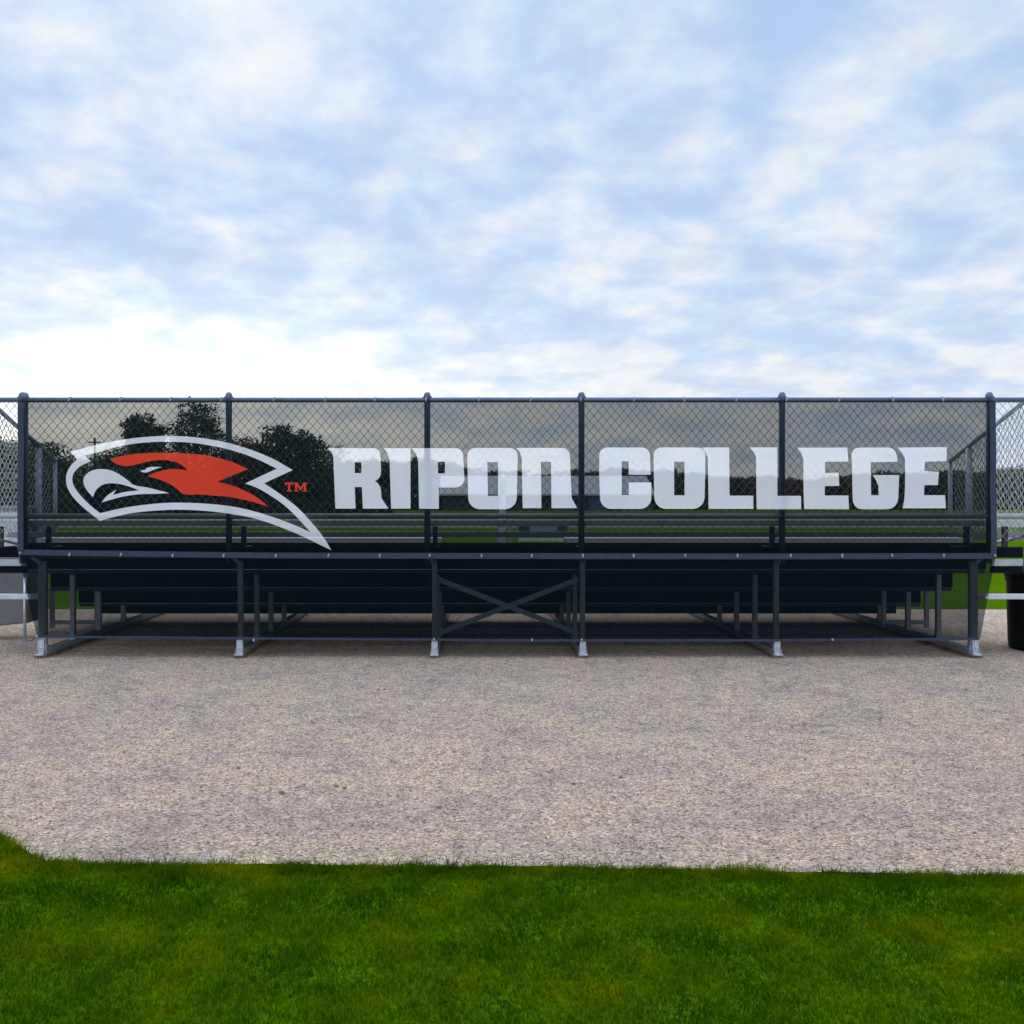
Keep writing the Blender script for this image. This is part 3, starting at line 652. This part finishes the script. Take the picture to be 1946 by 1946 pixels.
tree('tall_tree', 586, 81, hh(815, 81), 3.6, M['leafdk'], 'dark uneven tree above the trademark letters', seed=10, nleaf=7500, base=.0, wisp=.4, round_=True)
tree('bare_tree', 632, 88, hh(838, 88), 3.2, M['leafgn'], 'thin airy tree with gaps just left of the first letter', seed=12, nleaf=2600, size=.14, base=.1, wisp=.9, round_=True)
for k, (px, top, w, mt, lb) in enumerate([
    (135, 868, 5, 'leafgn', 'low green tree below the beak of the emblem'),
    (210, 858, 5, 'leafdk', 'low dark tree behind the bird emblem beak'),
    (330, 862, 6, 'leafdk', 'low dark tree behind the red feathers'),
    (430, 858, 6, 'leafdk', 'low dark tree behind the second fence post'),
    (510, 872, 5, 'leafdk', 'low dark tree behind the emblem neck'),
    (600, 885, 5, 'leafau', 'low brown tree behind the trademark letters')]):
    tree('low_tree', px, 90, hh(top, 90), w, M[mt], lb, seed=30 + k, nleaf=7000, base=.02, round_=True)
spec = [(660, 872, 9), (705, 868, 9), (752, 872, 8), (800, 866, 8), (848, 874, 8), (890, 885, 8), (935, 892, 8), (985, 891, 8), (1030, 899, 8), (1082, 890, 9), (1130, 893, 8),
        (1178, 886, 7), (1222, 892, 7), (1268, 889, 8), (1315, 896, 8), (1362, 903, 8), (1408, 905, 7), (1450, 901, 8), (1500, 906, 8), (1545, 910, 7), (1590, 903, 8), (1632, 898, 8), (1678, 893, 8),
        (1722, 895, 8), (1770, 893, 8), (1815, 891, 9), (1862, 895, 8), (1905, 887, 9), (1950, 883, 9), (2000, 886, 9), (2050, 890, 9)]
names = 'R I P O N C O L L E G E'.split()
where = {660:'left of the letter R',705:'behind the letter R',752:'behind the letter I',800:'behind the stem of the letter P',848:'behind the bowl of the letter P',890:'between the letters P and O',935:'behind the first letter O',985:'between the first O and the N',1030:'inside the arch of the letter N',1082:'at the right leg of the letter N',1130:'between the two words',1178:'behind the letter C',1222:'at the right side of the letter C',1268:'at the left side of the second O',1315:'at the right side of the second O',1362:'behind the stem of the first L',1408:'above the foot of the first L',1450:'behind the stem of the second L',1500:'right of the fifth fence post',1545:'behind the stem of the first E',1590:'at the arms of the first E',1632:'at the left side of the letter G',1678:'inside the letter G',1722:'behind the stem of the last E',1770:'at the arms of the last E',1815:'at the thin right side post',1862:'beside the right corner post',1905:'just outside the right banner edge',1950:'at the right side of the view',2000:'just past the right side of the view',2050:'farthest past the right side of the view'}
protos = []
for k, (px, top, w) in enumerate(spec):
    d_ = 129 + (k * 7 % 7); h = hh(top, d_) 
    mt = 'leafau' if px in (1408, 1500, 1590, 1950, 1450) else ('leafgn' if k % 3 == 0 else 'leafdk')
    tree('far_tree', px, d_, h, w * .74, M[mt], 'far %s tree %s' % ({'leafau': 'rusty brown', 'leafgn': 'green', 'leafdk': 'dark green'}[mt], where[px]), group='trees in the line beyond the field', seed=60 + k, nleaf=5200, size=.23, base=.0, round_=True)
# hedge that closes the foot of the tree line
def hedge():
    n = 60000; x = rng.uniform(-34, 92, n); z = rng.uniform(0, 1, n) ** .8 * (2.3 + 0 * x); y = rng.uniform(126, 130, n)
    x2 = rng.uniform(-75, -8, 26000); z2 = rng.uniform(0, 1, 26000) * 3.2; y2 = rng.uniform(84, 88, 26000)
    x = np.concatenate([x, x2]); z = np.concatenate([z, z2]); y = np.concatenate([y, y2]); n = len(x)
    zz = z * (.8 + .35 * np.sin(x * .7) * np.sin(x * .23 + 1))
    p = np.stack([x, y, zz], -1); u = rng.normal(0, 1, (n, 3)); u /= np.linalg.norm(u, axis=1)[:, None]
    v = np.cross(u, rng.normal(0, 1, (n, 3))); v /= np.linalg.norm(v, axis=1)[:, None]; s = rng.uniform(.12, .30, (n, 1))
    V = np.stack([p - u * s, p + v * s * .6, p + u * s, p - v * s * .6], 1).reshape(-1, 3)
    me = np_mesh('undergrowth', V, np.arange(n * 4), np.arange(n) * 4, np.full(n, 4), M['leafdk'])
    o = bpy.data.objects.new('undergrowth', me); C.objects.link(o); tag(o, 'dark undergrowth at the foot of the far trees', 'undergrowth', kind='stuff')
hedge()
# utility pole
dU = 95; UP = empty('utility_pole', (fx(180, dU), dU - D, 0), label='thin dark utility pole beside the half-bare tree at left', cat='utility pole')
hU = fz(832, dU); ch(MB().tube([(0, 0, 0), (0, 0, hU)], [.16, .11], 8), 'pole', M['bark'], UP); ch(MB().box(-.6, .6, -.06, .06, hU - .5, hU - .38), 'crossarm', M['bark'], UP)

# ------------------------------------------------------------------ sky and light
SUN_EL, SUN_AZ = R(38), R(-16)       # azimuth from +Y, negative to the left
w = bpy.data.worlds.new('World'); sc.world = w; w.use_nodes = True; nt = w.node_tree; nt.nodes.clear()
N = nt.nodes.new; Lk = nt.links.new
out = N('ShaderNodeOutputWorld'); sky = N('ShaderNodeTexSky'); sky.sky_type = 'NISHITA'; sky.sun_disc = False
sky.sun_elevation = SUN_EL; sky.sun_rotation = SUN_AZ; sky.air_density = 1.0; sky.dust_density = 1.2
b1 = N('ShaderNodeBackground'); b1.inputs[1].default_value = .10; Lk(sky.outputs[0], b1.inputs[0])
tc = N('ShaderNodeTexCoord'); sx = N('ShaderNodeSeparateXYZ'); Lk(tc.outputs['Generated'], sx.inputs[0])
def mth(op, a, b=None, c=None):
    n = N('ShaderNodeMath'); n.operation = op
    for i, q_ in enumerate((a, b, c)):
        if q_ is None: continue
        if isinstance(q_, (int, float)): n.inputs[i].default_value = q_
        else: Lk(q_, n.inputs[i])
    return n.outputs[0]
zc = mth('ADD', mth('MAXIMUM', sx.outputs[2], 0.0), .27)
cb = N('ShaderNodeCombineXYZ'); Lk(mth('DIVIDE', sx.outputs[0], zc), cb.inputs[0]); Lk(mth('DIVIDE', sx.outputs[1], zc), cb.inputs[1])
def noise(scale, det, ro, dist=0, off=0):
    n = N('ShaderNodeTexNoise'); n.inputs['Scale'].default_value = scale; n.inputs['Detail'].default_value = det; n.inputs['Roughness'].default_value = ro; n.inputs['Distortion'].default_value = dist
    mp = N('ShaderNodeMapping'); mp.inputs['Location'].default_value = (off, off * .7, 0); Lk(cb.outputs[0], mp.inputs[0]); Lk(mp.outputs[0], n.inputs['Vector']); return n.outputs['Fac']
n1 = noise(6.0, 9, .55, .15, 7.7); n2 = noise(1.5, 4, .5, .1, 11.0)
cov = mth('ADD', mth('MULTIPLY', n1, .68), mth('MULTIPLY', n2, .32))
ln = N('ShaderNodeMapRange'); ln.inputs[1].default_value = .35; ln.inputs[2].default_value = .69; ln.interpolation_type = 'SMOOTHSTEP'; Lk(cov, ln.inputs[0])
# whiter towards the horizon
hz = N('ShaderNodeMapRange'); hz.inputs[1].default_value = .0; hz.inputs[2].default_value = .30; hz.inputs[3].default_value = .50; hz.inputs[4].default_value = 0; Lk(sx.outputs[2], hz.inputs[0])
fac = mth('MINIMUM', mth('ADD', ln.outputs[0], hz.outputs[0]), 1.0)
# glow of the veiled sun, low on the left
gl = N('ShaderNodeVectorMath'); gl.operation = 'DOT_PRODUCT'; gd = Vector((-.31, 1, .10)).normalized(); gl.inputs[1].default_value = gd; Lk(tc.outputs['Generated'], gl.inputs[0])
gz = N('ShaderNodeMapRange'); gz.inputs[1].default_value = .04; gz.inputs[2].default_value = .27; gz.inputs[3].default_value = 1; gz.inputs[4].default_value = .0; gz.interpolation_type = 'SMOOTHSTEP'; Lk(sx.outputs[2], gz.inputs[0])
glow = mth('MULTIPLY', mth('POWER', mth('MAXIMUM', gl.outputs['Value'], 0.0), 26.0), mth('MULTIPLY', gz.outputs[0], mth('ADD', mth('MULTIPLY', cov, 1.6), .2)))
cr = N('ShaderNodeValToRGB'); e = cr.color_ramp.elements
e[0].position = 0; e[0].color = (.47, .635, .92, 1); e[1].position = 1; e[1].color = (.90, .93, .96, 1)
k = e.new(.45); k.color = (.63, .77, .96, 1)
Lk(fac, cr.inputs['Fac'])
n3 = noise(6.5, 7, .55, .2, 21.0)
gy = N('ShaderNodeMapRange'); gy.inputs[1].default_value = .42; gy.inputs[2].default_value = .62; gy.inputs[3].default_value = 0; gy.inputs[4].default_value = .34; Lk(n3, gy.inputs[0])
hz2 = N('ShaderNodeMapRange'); hz2.inputs[1].default_value = .05; hz2.inputs[2].default_value = .30; hz2.inputs[3].default_value = 1; hz2.inputs[4].default_value = .45; Lk(sx.outputs[2], hz2.inputs[0])
mg = N('ShaderNodeMixRGB'); Lk(mth('MULTIPLY', gy.outputs[0], hz2.outputs[0]), mg.inputs[0]); Lk(cr.outputs[0], mg.inputs[1]); mg.inputs[2].default_value = (.47, .56, .72, 1)
ga = N('ShaderNodeMixRGB'); ga.blend_type = 'ADD'; ga.inputs[0].default_value = 1; Lk(mg.outputs[0], ga.inputs[1])
gc = N('ShaderNodeCombineXYZ'); Lk(mth('MULTIPLY', glow, .70), gc.inputs[0]); Lk(mth('MULTIPLY', glow, .63), gc.inputs[1]); Lk(mth('MULTIPLY', glow, .48), gc.inputs[2]); Lk(gc.outputs[0], ga.inputs[2])
b2 = N('ShaderNodeBackground'); Lk(ga.outputs[0], b2.inputs[0])
# unseen sky overhead and behind the camera, brightened to light gravel and banner
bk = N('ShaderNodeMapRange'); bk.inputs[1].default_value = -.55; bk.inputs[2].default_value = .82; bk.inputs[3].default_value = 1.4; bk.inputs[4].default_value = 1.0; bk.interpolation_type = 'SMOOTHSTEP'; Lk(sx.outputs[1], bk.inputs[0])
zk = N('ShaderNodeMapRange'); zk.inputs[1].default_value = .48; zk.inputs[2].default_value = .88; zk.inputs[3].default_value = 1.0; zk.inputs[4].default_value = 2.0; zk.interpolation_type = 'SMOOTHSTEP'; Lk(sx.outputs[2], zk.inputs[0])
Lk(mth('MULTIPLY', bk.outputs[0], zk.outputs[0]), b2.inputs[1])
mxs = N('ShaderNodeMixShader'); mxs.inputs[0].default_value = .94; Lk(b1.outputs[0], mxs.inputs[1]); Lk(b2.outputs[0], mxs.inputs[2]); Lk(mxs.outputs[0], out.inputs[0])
sl = bpy.data.lights.new('sun', 'SUN'); sl.energy = .9; sl.angle = R(14); sl.color = (1, .93, .84)
so = bpy.data.objects.new('sun', sl); C.objects.link(so)
dv = Vector((math.sin(SUN_AZ) * math.cos(SUN_EL), math.cos(SUN_AZ) * math.cos(SUN_EL), math.sin(SUN_EL)))
so.rotation_euler = (-dv).to_track_quat('-Z', 'Y').to_euler(); so.location = (-6, -12, 12)

# ------------------------------------------------------------------ camera
cd = bpy.data.cameras.new('camera'); cam = bpy.data.objects.new('camera', cd); C.objects.link(cam)
cd.sensor_width = 36; cd.lens = F / 1946 * 36; cd.shift_x = (973 - 900) / 1946; cd.shift_y = -(973 - 950) / 1946
cd.clip_start = .05; cd.clip_end = 4000
cam.location = (0, -D, EYE); cam.rotation_euler = (R(90), 0, 0)
sc.camera = cam
sc.render.resolution_x = sc.render.resolution_y = 1024
sc.view_settings.view_transform = 'Standard'; sc.view_settings.look = 'None'; sc.view_settings.exposure = 0; sc.view_settings.gamma = 1
sc.cycles.transparent_max_bounces = 24
